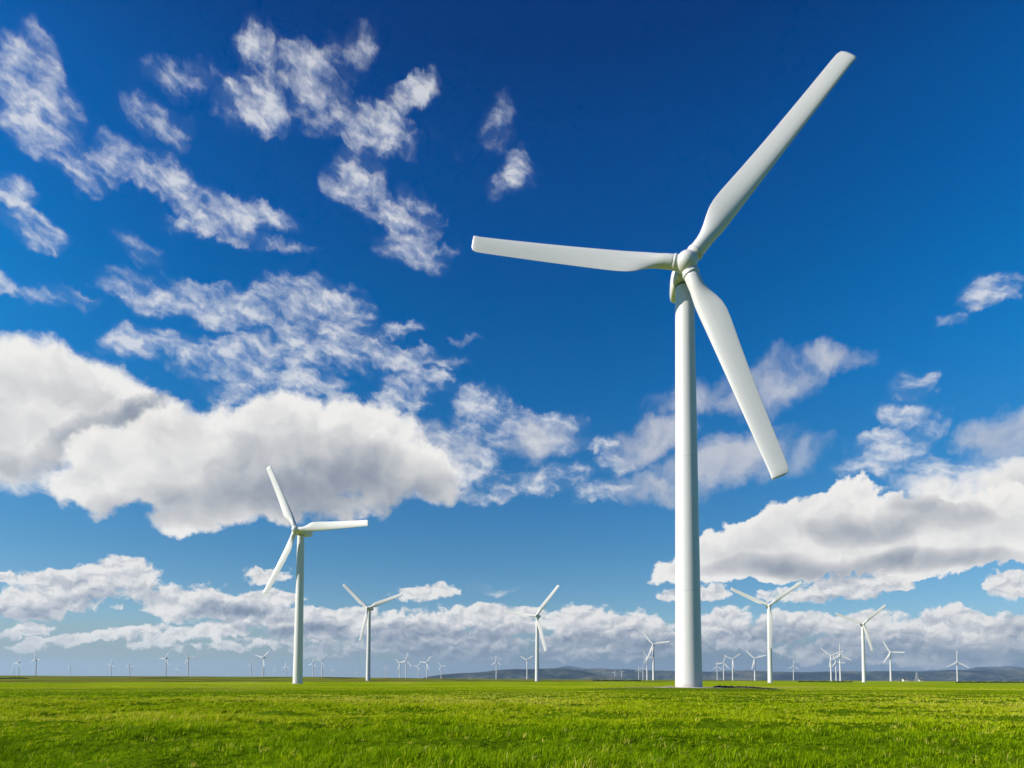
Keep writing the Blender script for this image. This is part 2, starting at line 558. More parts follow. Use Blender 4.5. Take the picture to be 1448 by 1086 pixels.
def ground_material():
    def build(nt, out):
        p = coords(nt)
        sp = nt.nodes.new('ShaderNodeSeparateXYZ')
        nt.links.new(p.s, sp.inputs[0])
        x, y = V(nt, sp.outputs[0]), V(nt, sp.outputs[1])
        fine = noise(nt, p, 2.2, 5.0, 0.6)
        mid = noise(nt, vec_madd(nt, p, (0.5, 1.0, 1), (0, 0, 0)), 0.10, 4.0, 0.6)
        wide = noise(nt, vec_madd(nt, p, (0.8, 1.0, 1), (0, 0, 0)), 0.012, 5.0, 0.62)
        grass = ramp(nt, mid * 0.6 + fine * 0.4, [(0.30, (0.120, 0.195, 0.002)), (0.5, (0.235, 0.315, 0.003)), (0.68, (0.370, 0.400, 0.012))])
        strip = noise(nt, vec_madd(nt, p, (1.0, 0.30, 1), (0, 0, 0)), 0.022, 4.0, 0.6)
        grass = mix_col(nt, strip.step(0.52, 0.64) * 0.55, grass, (0.40, 0.36, 0.060))
        grass = mix_col(nt, strip.step(0.46, 0.36) * 0.55, grass, (0.110, 0.185, 0.003))
        heath = noise(nt, vec_madd(nt, p, (1.0, 0.22, 1), (0, 0, 0)), 0.026, 4.0, 0.6)
        moor = ramp(nt, heath * 0.85 + mid * 0.15, [(0.39, (0.022, 0.032, 0.003)), (0.44, (0.105, 0.110, 0.010)), (0.51, (0.185, 0.165, 0.026)), (0.57, (0.150, 0.215, 0.008))])
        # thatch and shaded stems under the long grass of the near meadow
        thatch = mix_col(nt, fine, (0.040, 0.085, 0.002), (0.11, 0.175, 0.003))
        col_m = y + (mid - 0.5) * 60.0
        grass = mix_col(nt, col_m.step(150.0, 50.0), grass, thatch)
        # rough moor begins beyond the pasture, nearer on the left than on the right
        edge = (y - (x * 1.15 + 545.0)) + (heath - 0.5) * 520.0
        col = mix_col(nt, edge.step(-25.0, 25.0), grass, moor)
        # a dry straw-coloured strip behind the near turbine, and rough darker grass on the flank of its mound
        sx = (x - 62.0) / 34.0
        sy = (y - 195.0) / 48.0
        col = mix_col(nt, ((sx * sx + sy * sy)._m('SQRT') + (heath - 0.5) * 1.6).step(1.0, 0.5) * 0.7, col, (0.36, 0.29, 0.085))
        fx = (x - MX) * 0.85
        fy = y - MY
        fl = (fx * fx + fy * fy)._m('SQRT')
        col = mix_col(nt, fl.step(5.5, 8.0) * fl.step(16.5, 12.0) * 0.85, col, (0.095, 0.145, 0.004))
        # bare tan earth round the foot of the near turbine
        dx = (x - MX) * 0.55
        dy = y - MY
        d = (dx * dx + dy * dy)._m('SQRT') + (fine - 0.5) * 3.0 + (mid - 0.5) * 3.0
        col = mix_col(nt, d.step(8.5, 4.5) * 0.85, col, (0.235, 0.185, 0.095))
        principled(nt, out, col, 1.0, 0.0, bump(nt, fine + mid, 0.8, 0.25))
    return mat('pasture', build)


def build_ground():
    R = np.concatenate([[0.0], np.geomspace(1.2, 15500.0, 640)])
    half = math.radians(46)
    ang = np.concatenate([np.linspace(-half, half, 640), np.linspace(half, 2 * math.pi - half, 70)[1:-1]])
    A, RR = np.meshgrid(ang, R[1:])
    X, Y = np.sin(A) * RR, np.cos(A) * RR
    Zg = terrain(X, Y)
    n, mth = len(ang), len(R) - 1
    verts = np.concatenate([[[0, 0, float(terrain(0.0, 0.0))]], np.stack([X, Y, Zg], -1).reshape(-1, 3)])
    i, j = np.meshgrid(np.arange(mth - 1), np.arange(n), indexing='ij')
    a = 1 + i * n + j
    b = 1 + i * n + (j + 1) % n
    quads = np.stack([a, a + n, b + n, b], -1).reshape(-1, 4)
    k = np.arange(n)
    tris = np.stack([np.zeros(n, int), 1 + k, 1 + (k + 1) % n], -1)
    loops = np.concatenate([quads.ravel(), tris.ravel()])
    tot = np.concatenate([np.full(len(quads), 4), np.full(len(tris), 3)])
    st = np.concatenate([[0], np.cumsum(tot)[:-1]])
    g = array_mesh('ground', verts, loops, st, tot, ground_material(), smooth=True)
    # the rings run clockwise seen from above or not: make the faces look up
    if g.data.polygons[0].normal.z < 0:
        g.data.flip_normals()
    g['kind'] = 'structure'
    return g


build_ground()


# ------------------------------------------------------------------ grass
def grass_material():
    def build(nt, out):
        at = nt.nodes.new('ShaderNodeAttribute')
        at.attribute_name = 'tone'
        tone = V(nt, at.outputs['Fac'])
        col = ramp(nt, tone, [(0.0, (0.060, 0.125, 0.002)), (0.35, (0.180, 0.298, 0.002)), (0.65, (0.370, 0.455, 0.004)),
                              (0.86, (0.52, 0.51, 0.025)), (1.0, (0.60, 0.52, 0.16))])
        b = principled(nt, out, col, 0.7, 0.02)
        tr = nt.nodes.new('ShaderNodeBsdfTranslucent')
        nt.links.new(mix_col(nt, 1.0, col, (0.95, 1.0, 0.35), 'MULTIPLY').s, tr.inputs[0])
        mx = nt.nodes.new('ShaderNodeMixShader')
        mx.inputs[0].default_value = 0.34
        nt.links.new(b.outputs[0], mx.inputs[1])
        nt.links.new(tr.outputs[0], mx.inputs[2])
        nt.links.new(mx.outputs[0], out.inputs['Surface'])
    return mat('grass_blades', build)


def scatter(n, y0, y1, power):
    """Points in the wedge in front of the viewer, denser close by."""
    t = RNG.random(n)
    y = (y0 ** power + t * (y1 ** power - y0 ** power)) ** (1 / power)
    x = (RNG.random(n) * 2 - 1) * (0.80 * y + 5.0)
    return x, y


def build_grass():
    GM = grass_material()
    # tufts: every tuft spreads its blades outwards from one crown
    parts = []
    for nt_, per, y0, y1, pw, far in ((31000, 17, 8.5, 52.0, 1.2, False), (72000, 8, 30.0, 215.0, 1.0, True)):
        cx, cy = scatter(nt_, y0, y1, pw)
        # tufts gather in thick patches and leave thin ones between
        lush = vnoise(cx / 2.6, cy / 2.6, 21) + 0.7 * vnoise(cx / 1.0, cy / 1.0, 22)        # about -0.85..0.85
        wide = vnoise(cx / 16, cy / 13, 23) + 0.5 * vnoise(cx / 45, cy / 34, 24)
        dm = np.hypot((cx - MX) * 0.85, cy - MY)
        keep = (RNG.random(nt_) < np.clip(0.86 + 0.6 * lush, 0.32, 1.0)) & (dm > 8.5)
        cx, cy, lush, wide = cx[keep], cy[keep], lush[keep], wide[keep]
        m = len(cx)
        th = np.clip(0.165 + 0.23 * lush + 0.05 * wide + RNG.normal(0, 0.03, m), 0.04, 0.38)
        th = th * (1.0 - 0.62 * sstep(45, 95, cy))
        tr = th * RNG.uniform(0.35, 0.8, m) * (1.0 if not far else 1.5)
        tt = 0.63 - 0.14 * lush + 0.46 * wide - 0.46 * sstep(30, 15, cy) + 0.10 * sstep(24, 36, cy) + RNG.normal(0, 0.10, m)
        tt = tt - 0.34 * sstep(15.5, 12.5, dm[keep])
        tx = 0.35 + 0.5 * vnoise(cx / 1.4, cy / 1.4, 31)
        ty = 0.6 * vnoise(cx / 1.4, cy / 1.4, 32)
        straw = RNG.random(m) < np.clip(0.02 + 0.12 * wide + 0.05 * sstep(3, 18, cx) * sstep(12, 22, cy), 0.01, 0.16)
        rep = lambda q: np.repeat(q, per)
        n = m * per
        phi = RNG.uniform(0, 2 * math.pi, n)
        rr = np.sqrt(RNG.random(n))
        X = rep(cx) + np.cos(phi) * rr * rep(tr)
        Y = rep(cy) + np.sin(phi) * rr * rep(tr)
        h = rep(th) * (1.15 - 0.5 * rr) * RNG.uniform(0.6, 1.25, n)
        lean = (0.25 + 0.75 * rr) * h * RNG.uniform(0.5, 1.3, n)
        lx = np.cos(phi) * lean + rep(tx) * h
        ly = np.sin(phi) * lean + rep(ty) * h
        w = np.maximum(0.010, 0.00060 * Y) * RNG.uniform(0.7, 1.5, n) * (1.6 if far else 1.0)
        face = RNG.uniform(-1.3, 1.3, n)
        wx, wy = np.cos(face) * w * 0.5, np.sin(face) * w * 0.5
        z = terrain(X, Y) - 0.015
        tone = np.clip(rep(tt) + RNG.normal(0, 0.09, n), 0.02, 0.92)
        pick = rep(straw) & (RNG.random(n) < 0.7)
        tone = np.where(pick, RNG.uniform(0.82, 1.0, n), tone)
        foot = np.stack([X, Y, z], -1)
        side = np.stack([wx, wy, np.zeros(n)], -1)
        sag = np.clip(np.hypot(lx, ly) / np.maximum(h, 1e-3), 0, 1.6)
        if far:
            tip = foot + np.stack([lx * 0.8, ly * 0.8, h * (1 - 0.25 * sag)], -1)
            v = np.stack([foot - side, foot + side, tip], 1)
            parts.append((v, 3, None, tone))
        else:
            m1 = foot + np.stack([lx * 0.28, ly * 0.28, h * 0.58], -1)
            tip = foot + np.stack([lx, ly, h * (1 - 0.32 * sag)], -1)
            v = np.stack([foot - side, foot + side, m1 - side * 0.85, m1 + side * 0.85, tip], 1)
            parts.append((v, 5, None, tone))
    verts, loops, tots, tones, off = [], [], [], [], 0
    for v, k, f, tone in parts:
        n = len(v)
        base = off + np.arange(n)[:, None] * k
        if k == 3:
            loops.append((base + np.array([0, 1, 2])).ravel())
            tots.append(np.full(n, 3))
        else:
            l = np.concatenate([base + np.array([0, 1, 3, 2]), base + np.array([2, 3, 4])], 1)
            loops.append(l.ravel())
            tots.append(np.tile([4, 3], n))
        verts.append(v.reshape(-1, 3))
        tones.append(np.repeat(tone, k))
        off += n * k
    tot = np.concatenate(tots)
    st = np.concatenate([[0], np.cumsum(tot)[:-1]])
    g = array_mesh('grass', np.concatenate(verts), np.concatenate(loops), st, tot, GM, smooth=True, attr={'tone': np.concatenate(tones)})
    g['kind'] = 'stuff'
    g['label'] = 'short bright green pasture grass in front of the turbines'
    g['category'] = 'grass'


build_grass()


# ------------------------------------------------------------------ hills
def hill_material():
    def build(nt, out):
        p = coords(nt)
        n = noise(nt, vec_madd(nt, p, (1, 0.35, 4.0), (0, 0, 0)), 0.0022, 6.0, 0.6)
        f = noise(nt, p, 0.02, 4.0, 0.6)
        col = ramp(nt, n * 0.6 + f * 0.4, [(0.40, (0.018, 0.032, 0.040)), (0.48, (0.038, 0.058, 0.060)), (0.54, (0.085, 0.100, 0.080)), (0.61, (0.17, 0.16, 0.12))])
        principled(nt, out, col, 1.0, 0.0)
    return mat('hillside', build)


def build_hill(name, prof, dist, depth, m, seed):
    """A range whose crest follows a list of (pixel x, pixel y) at a given distance."""
    xs = np.linspace(prof[0][0], prof[-1][0], 260)
    ys = np.interp(xs, [p[0] for p in prof], [p[1] for p in prof])
    rows = 26
    V3 = []
    for i in range(rows):
        t = i / (rows - 1)
        yy = dist - depth * 0.5 + depth * t
        prof_t = math.sin(math.pi * min(1.0, t / 0.9 + 0.0)) ** 0.8 if t < 0.9 else 0.0
        for X, Yp in zip(xs, ys):
            u, v = px_dir(X, Yp)
            crest = CZ + v * dist + 4
            x = u * dist
            jag = (vnoise(np.array(x / 420.0), np.array(yy / 500.0), seed) * 0.45 + vnoise(np.array(x / 130.0), np.array(yy / 160.0), seed + 1) * 0.20
                   + vnoise(np.array(x / 45.0), np.array(yy / 60.0), seed + 2) * 0.07)
            z = -3 + (crest + 3) * prof_t * (1 + float(jag) * 0.55)
            V3.append((x, yy, z))
    n = len(xs)
    fc = [(i * n + j, i * n + j + 1, (i + 1) * n + j + 1, (i + 1) * n + j) for i in range(rows - 1) for j in range(n - 1)]
    o = mesh_obj(name, V3, fc, m)
    o['kind'] = 'structure'
    return o


HM = hill_material()
build_hill('hills', [(606, 958), (625, 954.5), (650, 951.5), (690, 950), (715, 948), (745, 947), (775, 945.5), (800, 946), (825, 950), (845, 955), (870, 959), (880, 962)], 5600, 900, HM, 40)
build_hill('hills', [(780, 958), (800, 951), (830, 947.5), (860, 946.5), (900, 947.5), (940, 949), (1000, 950.5), (1060, 949), (1100, 949.5), (1150, 950.5), (1200, 949.5),
                     (1250, 949.5), (1300, 951), (1345, 949), (1400, 948.5), (1460, 948), (1540, 950), (1640, 956)], 8200, 1400, HM, 50)
build_hill('hills', [(760, 952), (785, 946), (802, 942.5), (822, 946), (860, 950), (1000, 951), (1200, 952), (1360, 948), (1400, 944.5), (1425, 943), (1460, 941), (1520, 945), (1640, 955)], 13400, 1200, HM, 60)


# ------------------------------------------------------------------ turbines
def paint(name, base, streak=0.04):
    def build(nt, out):
        p = coords(nt)
        st = noise(nt, vec_madd(nt, p, (1.6, 1.6, 0.06), (0, 0, 0)), 1.3, 4.0, 0.6)
        sp_ = noise(nt, p, 0.5, 5.0, 0.6)
        dark = tuple(v * 0.80 for v in base)
        col = mix_col(nt, st.step(0.50, 0.75) * 0.35 + sp_.step(0.5, 0.8) * 0.2, base, dark)
        rough = sp_.step(0.2, 0.8, 0.30, 0.48)
        principled(nt, out, col, rough, 0.5)
    return mat(name, build)


WHITE = paint('white_paint', (0.615, 0.598, 0.57))


def tower_paint():
    def build(nt, out):
        p = coords(nt)
        sp = nt.nodes.new('ShaderNodeSeparateXYZ')
        nt.links.new(p.s, sp.inputs[0])
        z = V(nt, sp.outputs[2])
        st = noise(nt, vec_madd(nt, p, (1.6, 1.6, 0.05), (0, 0, 0)), 1.3, 4.0, 0.6)
        blot = noise(nt, p, 0.45, 5.0, 0.6)
        base = (0.615, 0.598, 0.57)
        col = mix_col(nt, st.step(0.48, 0.75) * 0.40 + blot.step(0.5, 0.8) * 0.25, base, tuple(v * 0.80 for v in base))
        joint = None
        for zj, wd in ((14.6, .05), (35.2, .05)):
            d = (z - zj)._m('ABSOLUTE').step(wd, wd * 0.4)
            joint = d if joint is None else joint.max(d)
        col = mix_col(nt, joint * 0.45, col, (0.22, 0.22, 0.21))
        col = mix_col(nt, z.step(14.6, 14.7) * z.step(35.3, 35.2) * 0.10, col, (0.50, 0.50, 0.49))
        # splashed soil at the foot
        col = mix_col(nt, (z + (blot - 0.5) * 1.2).step(0.9, 0.0) * 0.45, col, (0.30, 0.25, 0.17))
        principled(nt, out, col, blot.step(0.2, 0.8, 0.30, 0.48), 0.5)
    return mat('tower_paint', build)


TOWER = tower_paint()
DARK = paint('dark_seal', (0.09, 0.09, 0.085))
CONCRETE = paint('pale_concrete', (0.42, 0.40, 0.36))
HH, OVER, R0 = 64.0, 3.6, 35.0


def lathe(profile, n=48, axis='Z', cap=True):
    v, f = [], []
    for r, z in profile:
        for k in range(n):
            a = 2 * math.pi * k / n
            v.append((r * math.cos(a), r * math.sin(a), z) if axis == 'Z' else (r * math.cos(a), z, r * math.sin(a)))
    for i in range(len(profile) - 1):
        for k in range(n):
            q = (i * n + k, i * n + (k + 1) % n, (i + 1) * n + (k + 1) % n, (i + 1) * n + k)
            f.append(q if axis == 'Z' else q[::-1])
    if cap:
        b, t = tuple(range(n))[::-1], tuple(range((len(profile) - 1) * n, len(profile) * n))
        f += [b, t] if axis == 'Z' else [b[::-1], t[::-1]]
    return v, f


def tower_geo():
    zs = np.linspace(0, HH - 1.72, 24)
    pr = [(2.02 + (1.44 - 2.02) * (z / (HH - 1.72)) ** 0.9, z) for z in zs]
    pr = [(2.02, -1.2)] + pr
    return lathe(pr, 64)


def blade_geo():
    """Along +Z; leading edge towards +X; thin in Y."""
    st = [0.0, .03, .06, .09, .12, .155, .19, .225, .27, .33, .40, .50, .60, .70, .80, .88, .94, .975, .992, 1.0]
    ch = [.064, .064, .064, .068, .080, .096, .107, .111, .110, .106, .101, .095, .090, .086, .082, .079, .077, .075, .070, .052]
    th = [1.0, 1.0, .98, .80, .58, .42, .33, .28, .25, .23, .21, .19, .17, .16, .15, .14, .14, .14, .14, .14]
    tw = [0, 0, 4, 10, 14, 15, 14, 12.5, 10.5, 8.5, 6.5, 4.5, 3, 2, 1, .5, 0, 0, 0, 0]
    ax = [.5, .5, .5, .46, .42, .37, .33, .31, .30, .30, .30, .30, .30, .30, .30, .30, .30, .31, .36, .45]
    n = 28
    v, f = [], []
    for r, c_, t_, w_, a_ in zip(st, ch, th, tw, ax):
        c_ *= R0
        rnd = max(0.0, min(1.0, (t_ - 0.3) / 0.6))
        for k in range(n):
            q = 2 * math.pi * k / n
            s_ = 0.5 - 0.5 * math.cos(q)             # 0 leading .. 1 trailing .. 0
            sign = 1 if k < n / 2 else -1
            foil = 5 * t_ * (0.2969 * math.sqrt(s_) - 0.126 * s_ - 0.3516 * s_ ** 2 + 0.2843 * s_ ** 3 - 0.1036 * s_ ** 4)
            circ = 0.5 * t_ * math.sin(q) * sign
            yt = sign * (foil * (1 - rnd) + circ * rnd) * c_
            xx, yy = (a_ - s_) * c_, yt
            g = math.radians(w_)
            bend = -0.55 * r ** 2 * 2.0             # slight forward pre-bend
            v.append((xx * math.cos(g) - yy * math.sin(g), xx * math.sin(g) + yy * math.cos(g) + bend, 1.45 + r * (R0 - 1.45)))
    for i in range(len(st) - 1):
        for k in range(n):
            f.append((i * n + k, i * n + (k + 1) % n, (i + 1) * n + (k + 1) % n, (i + 1) * n + k))
    f.append(tuple(range((len(st) - 1) * n, len(st) * n)))
    f.append(tuple(range(n))[::-1])
    return v, f


def nacelle_geo():
    """Lofted box along Y, nose at -Y; its floor slopes up to the tail."""
    secs = [(-2.35, 1.20, 1.25, -1.10), (-2.0, 1.45, 1.50, -1.35), (-0.8, 1.80, 1.75, -1.55), (0.8, 2.00, 1.85, -1.62), (2.6, 2.05, 1.85, -1.60),
            (4.6, 1.98, 1.80, -1.30), (6.0, 1.75, 1.62, -0.85), (6.5, 1.5, 1.42, -0.6)]
    n, v, f = 40, [], []
    for y, w, top, bot in secs:
        for k in range(n):
            a = 2 * math.pi * k / n
            e = 0.42
            cx, cz = math.cos(a), math.sin(a)
            x = math.copysign(abs(cx) ** e, cx) * w
            z = math.copysign(abs(cz) ** e, cz)
            z = z * top if z > 0 else -z * bot
            v.append((x, y, z))
    for i in range(len(secs) - 1):
        for k in range(n):
            f.append((i * n + k, (i + 1) * n + k, (i + 1) * n + (k + 1) % n, i * n + (k + 1) % n))
    f.append(tuple(range(n)))
    f.append(tuple(range((len(secs) - 1) * n, len(secs) * n))[::-1])
    return v, f


def hub_geo():
    """Spinner with three short sockets; axis along Y, nose at -Y; centre at the rotor centre."""
    pr = [(0.02, -2.05), (0.45, -1.98), (0.85, -1.80), (1.20, -1.48), (1.45, -1.05), (1.60, -0.5), (1.64, 0.0), (1.60, 0.55), (1.48, 1.0), (1.30, 1.2)]
    v, f = lathe(pr, 48, 'Y')
    for b in range(3):
        pv, pf = lathe([(1.17, 0.7), (1.17, 1.62)], 36)
        m = Matrix.Rotation(b * 2 * math.pi / 3, 4, 'Y')
        o = len(v)
        v += [tuple(m @ Vector(p)) for p in pv]
        f += [tuple(i + o for i in q) for q in pf]
    return v, f


TILT = math.radians(2.5)
proto = {}


def first_parts():
    e = bpy.data.objects.new('wind_turbine', None)
    COL.objects.link(e)
    mesh_obj('tower', *tower_geo(), TOWER, e)
    y = mesh_obj('yaw_ring', *lathe([(1.42, HH - 1.74), (1.52, HH - 1.70), (1.52, HH - 1.52)], 48), DARK, e)
    fl = mesh_obj('base_flange', *lathe([(2.62, -0.9), (2.62, 0.02), (2.50, 0.10), (2.05, 0.12)], 48), CONCRETE, e)
    nc = mesh_obj('nacelle', *nacelle_geo(), WHITE, e)
    nc.location = (0, 0, HH)
    hb = mesh_obj('hub', *hub_geo(), WHITE, e)
    for b in range(3):
        bl = mesh_obj('blade', *blade_geo(), WHITE, e) if b == 0 else bl0.copy()
        if b == 0:
            bl0 = bl
            cl0 = mesh_obj('blade_collar', *lathe([(1.16, 1.62), (1.235, 1.66), (1.235, 2.02), (1.16, 2.06)], 36), WHITE, bl)
        else:
            COL.objects.link(bl)
            bl.parent = e
            c2 = cl0.copy()
            COL.objects.link(c2)
            c2.parent = bl
    for o in e.children_recursive:
        if o.name.startswith(('tower', 'hub', 'nacelle', 'yaw', 'base')):
            sharp = o.data
            try:
                sharp.set_sharp_from_angle(angle=math.radians(38))
            except Exception:
                pass
    return e


def copy_thing(e):
    r = e.copy()
    COL.objects.link(r)
    for ch in list(e.children):
        c2 = ch.copy()
        COL.objects.link(c2)
        c2.parent = r
        for g in list(ch.children):
            d = g.copy()
            COL.objects.link(d)
            d.parent = c2
    return r


def blade_matrix(th, k):
    T = Matrix.Translation((0, -OVER, HH + OVER * math.sin(TILT)))
    return T @ Matrix.Rotation(-TILT, 4, 'X') @ Matrix.Rotation(th, 4, 'Y') @ Matrix.Diagonal((0.5 + 0.5 * k, 0.5 + 0.5 * k, k, 1))


FIRST = first_parts()
count = [0]


def turbine(hub_px, base_y, yaw_deg, tips=None, th0=0.0, R=33.0, label='', group=None, foot=None):
    """Stand a turbine so that its hub and foot appear where the photograph has them."""
    yaw = math.radians(yaw_deg)
    u, v = px_dir(*hub_px)
    Zd = HH * F / (base_y - hub_px[1])
    off = Matrix.Rotation(yaw, 3, 'Z') @ Vector((0, -OVER, OVER * math.sin(TILT)))
    for _ in range(12):
        root = Vector((u * Zd - off.x, Zd - off.y, 0))
        g = float(terrain(root.x, root.y)) if foot is None else foot
        hz = g + HH + off.z
        Zd = 0.5 * Zd + 0.5 * (hz - CZ) / v
    root = Vector((u * Zd - off.x, Zd - off.y, g))
    e = FIRST if count[0] == 0 else copy_thing(FIRST)
    count[0] += 1
    e.location = root
    e.rotation_euler = (0, 0, yaw)
    mw = Matrix.Translation(root) @ Matrix.Rotation(yaw, 4, 'Z')
    ths = [(th0 + i * 120.0, R) for i in range(3)]
    if tips:
        # start from a rigid 120 degree rotor, then settle each blade by a few degrees and per cent
        def tip(th, r):
            return project(mw @ blade_matrix(math.radians(th), r / R0) @ Vector((0, -1.0, R0)))
        best = None
        for a in np.arange(0, 120, 2.0):
            for r in np.arange(24, 42, 1.0):
                P = [tip(a + i * 120, r) for i in range(3)]
                c_ = sum(min((t[0] - p[0]) ** 2 + (t[1] - p[1]) ** 2 for t in tips) for p in P)
                if best is None or c_ < best[0]:
                    best = (c_, a, r)
        _, a, r = best
        ths = []
        for i in range(3):
            P = tip(a + i * 120, r)
            t = min(tips, key=lambda q: (q[0] - P[0]) ** 2 + (q[1] - P[1]) ** 2)
            bb = None
            for da in np.arange(-3.5, 3.6, 0.5):
                for dr in np.arange(0.93, 1.075, 0.01):
                    p = tip(a + i * 120 + da, r * dr)
                    c_ = (t[0] - p[0]) ** 2 + (t[1] - p[1]) ** 2
                    if bb is None or c_ < bb[0]:
                        bb = (c_, a + i * 120 + da, r * dr)
            ths.append(bb[1:])
    bls = [o for o in e.children if o.name.split('.')[0] == 'blade']
    for o, (th, r) in zip(bls, ths):
        o.matrix_local = blade_matrix(math.radians(th), r / R0)
    hb = [o for o in e.children if o.name.split('.')[0] == 'hub'][0]
    hb.matrix_local = blade_matrix(math.radians(ths[0][0]), 1.0)
    e['label'] = label
    e['category'] = 'wind turbine'
    if group:
        e['group'] = group
    print('turbine', [round(q, 1) for q in root], 'foot px', [round(float(q), 1) for q in project(root)], [(round(float(a), 1), round(float(b), 1)) for a, b in ths])
    return e


turbine((970.8, 372), 973, -9, [(668, 341), (1206, 77), (1099, 677)], label='huge white wind turbine on a grassy mound towering over the field')
turbine((418.6, 749), 967, -17, [(386, 658), (524, 741), (377, 836)], label='second largest white turbine in the left half with its tower shaded on the right')
G1 = 'mid-distance turbines at the far edge of the pasture'
turbine((520, 860), 963.5, -10, [(486, 826), (572, 840), (509, 906)], label='white turbine right of the second largest one with two blades raised in a V', group=G1)
turbine((758, 871), 963.5, -20, [(791, 828), (714, 864), (771, 921)], label='mid-sized white turbine alone left of the huge tower with hills behind', group=G1)
turbine((1088, 856), 965, -14, [(1034, 832), (1128, 818), (1077, 920)], label='nearest white turbine standing right of the huge tower', group=G1)
turbine((1221, 882), 965.5, -12, [(1182, 866), (1253, 856), (1233, 920)], label='mid-sized white turbine in front of a bright cloud at far right', group=G1)

G2 = 'distant turbines right of the middle'
for hx, hy, by, th, R, lab in [
    (923.5, 911, 963.5, 82, 29, 'small white turbine just left of the huge tower, tallest of that cluster'),
    (1023, 937, 963.5, 20, 29, 'first small turbine right of the foot of the huge tower'),
    (1036, 932, 962, 55, 27, 'second small turbine right of the foot of the huge tower'),
    (1067, 931, 962, 75, 32, 'small turbine just left of the nearest turbine right of the huge tower'),
    (1122, 942, 962.5, 5, 27, 'smallest turbine standing alone right of the nearest right-hand turbine'),
    (1175, 927, 963.5, 70, 30, 'leftmost turbine of the tight cluster of three at right'),
    (1182, 936, 963.5, 100, 27, 'middle and lowest turbine of the tight cluster of three at right'),
    (1188, 926, 963, 0, 28, 'rightmost turbine of the tight cluster of three at right'),
    (1259, 922.5, 963.5, 92, 28, 'small turbine right of the one in front of the bright cloud'),
    (1353.5, 936, 963.5, 2, 38, 'last small white turbine near the right edge before the hills'),
]:
    turbine((hx, hy), by, -14 + random.uniform(-8, 8), None, th, R, lab, G2)

G3 = 'tiny turbines along the skyline'
for hx, hy, by, th, R, lab in [
    (19, 943, 957.5, 100, 30, 'faint tiny turbine nearest the left edge of the skyline'),
    (26, 937, 957.5, 25, 34, 'dark tiny turbine second from the left edge with one blade high'),
    (50, 930.5, 957.5, 110, 26, 'tall slender turbine third from the left edge of the skyline'),
    (99, 944, 957.5, 0, 30, 'faint tiny turbine fourth from the left edge'),
    (131, 949, 957.5, 40, 30, 'very small turbine fifth from the left edge'),
    (157, 939, 957.5, 10, 26, 'tiny turbine sixth from the left edge with a grey tower'),
    (182.5, 940, 957, 0, 26, 'left one of two tiny turbines almost overlapping at left'),
    (184.8, 944, 957, 80, 26, 'right one of two tiny turbines almost overlapping at left'),
    (234, 931, 957, 30, 30, 'tiny pale turbine left of the pair under a dark cloud scrap'),
    (251, 946, 957, 15, 34, 'faintest tiny turbine between two taller tiny ones at left'),
    (265.5, 930, 957, 85, 30, 'taller tiny turbine left of the second largest turbine, under a dark cloud'),
    (323, 950, 957.5, 0, 28, 'stubby tiny turbine about halfway along the left skyline'),
    (355, 939, 957.5, 5, 26, 'tiny turbine just left of the one with widespread blades'),
    (372, 930, 957.5, 48, 36, 'tallest tiny turbine just left of the second largest turbine'),
    (388.5, 947, 957.5, 10, 28, 'lower of the two tiny turbines close left of the second largest tower'),
    (404, 942, 957.5, 0, 28, 'tiny turbine closest left of the second largest tower'),
    (442, 938, 957.8, 10, 28, 'first tiny turbine right of the second largest tower'),
    (455, 934, 957.8, 40, 36, 'second and taller tiny turbine right of the second largest tower'),
    (471, 947, 957.8, 5, 28, 'third tiny turbine right of the second largest tower'),
    (504.5, 950, 958, 0, 28, 'minute turbine just left of the V bladed turbine tower'),
    (545, 944, 958, 0, 24, 'first tiny turbine right of the V bladed turbine tower'),
    (565, 938, 958.5, 75, 34, 'left one of the central group of tiny pale turbines'),
    (574, 934, 958.5, 15, 38, 'second of the central group of tiny pale turbines, next to the left one'),
    (591, 942, 958.5, 40, 30, 'third of the central group of tiny pale turbines'),
    (603, 937, 958.5, 40, 38, 'fourth of the central group of tiny pale turbines, with spread blades'),
    (623.5, 942, 959, 90, 30, 'last of the central group of tiny pale turbines, left of the hills'),
    (649, 952, 959, 20, 28, 'minute turbine against the left end of the dark hills'),
    (701.5, 936, 959.5, 0, 28, 'thin turbine in front of the hills left of the lone mid-sized one'),
    (745, 933, 959.5, 60, 30, 'thin pale turbine touching the left side of the lone mid-sized one'),
    (869, 951, 960, 30, 30, 'left one of two minute turbines against the hills left of the huge tower'),
    (879, 950, 960, 70, 30, 'right one of two minute turbines against the hills left of the huge tower'),
    (903, 947, 960.5, 0, 28, 'faint turbine leftmost in the cluster left of the huge tower'),
    (909.3, 944, 960.5, 10, 28, 'low turbine second in the cluster left of the huge tower'),
    (915, 929.5, 960.5, 92, 26, 'turbine third in the cluster left of the huge tower, behind the tallest'),
    (1014, 943, 961.5, 0, 30, 'faint turbine closest to the right side of the huge tower'),
]:
    turbine((hx, hy), by, -14 + random.uniform(-10, 10), None, th, R * 0.82, lab, G3)


# ------------------------------------------------------------------ lattice mast, houses, gravel
def box(v, f, x0, y0, z0, x1, y1, z1):
    o = len(v)
    v += [(x0, y0, z0), (x1, y0, z0), (x1, y1, z0), (x0, y1, z0), (x0, y0, z1), (x1, y0, z1), (x1, y1, z1), (x0, y1, z1)]
    f += [tuple(o + i for i in q) for q in ((0, 3, 2, 1), (4, 5, 6, 7), (0, 1, 5, 4), (1, 2, 6, 5), (2, 3, 7, 6), (3, 0, 4, 7))]


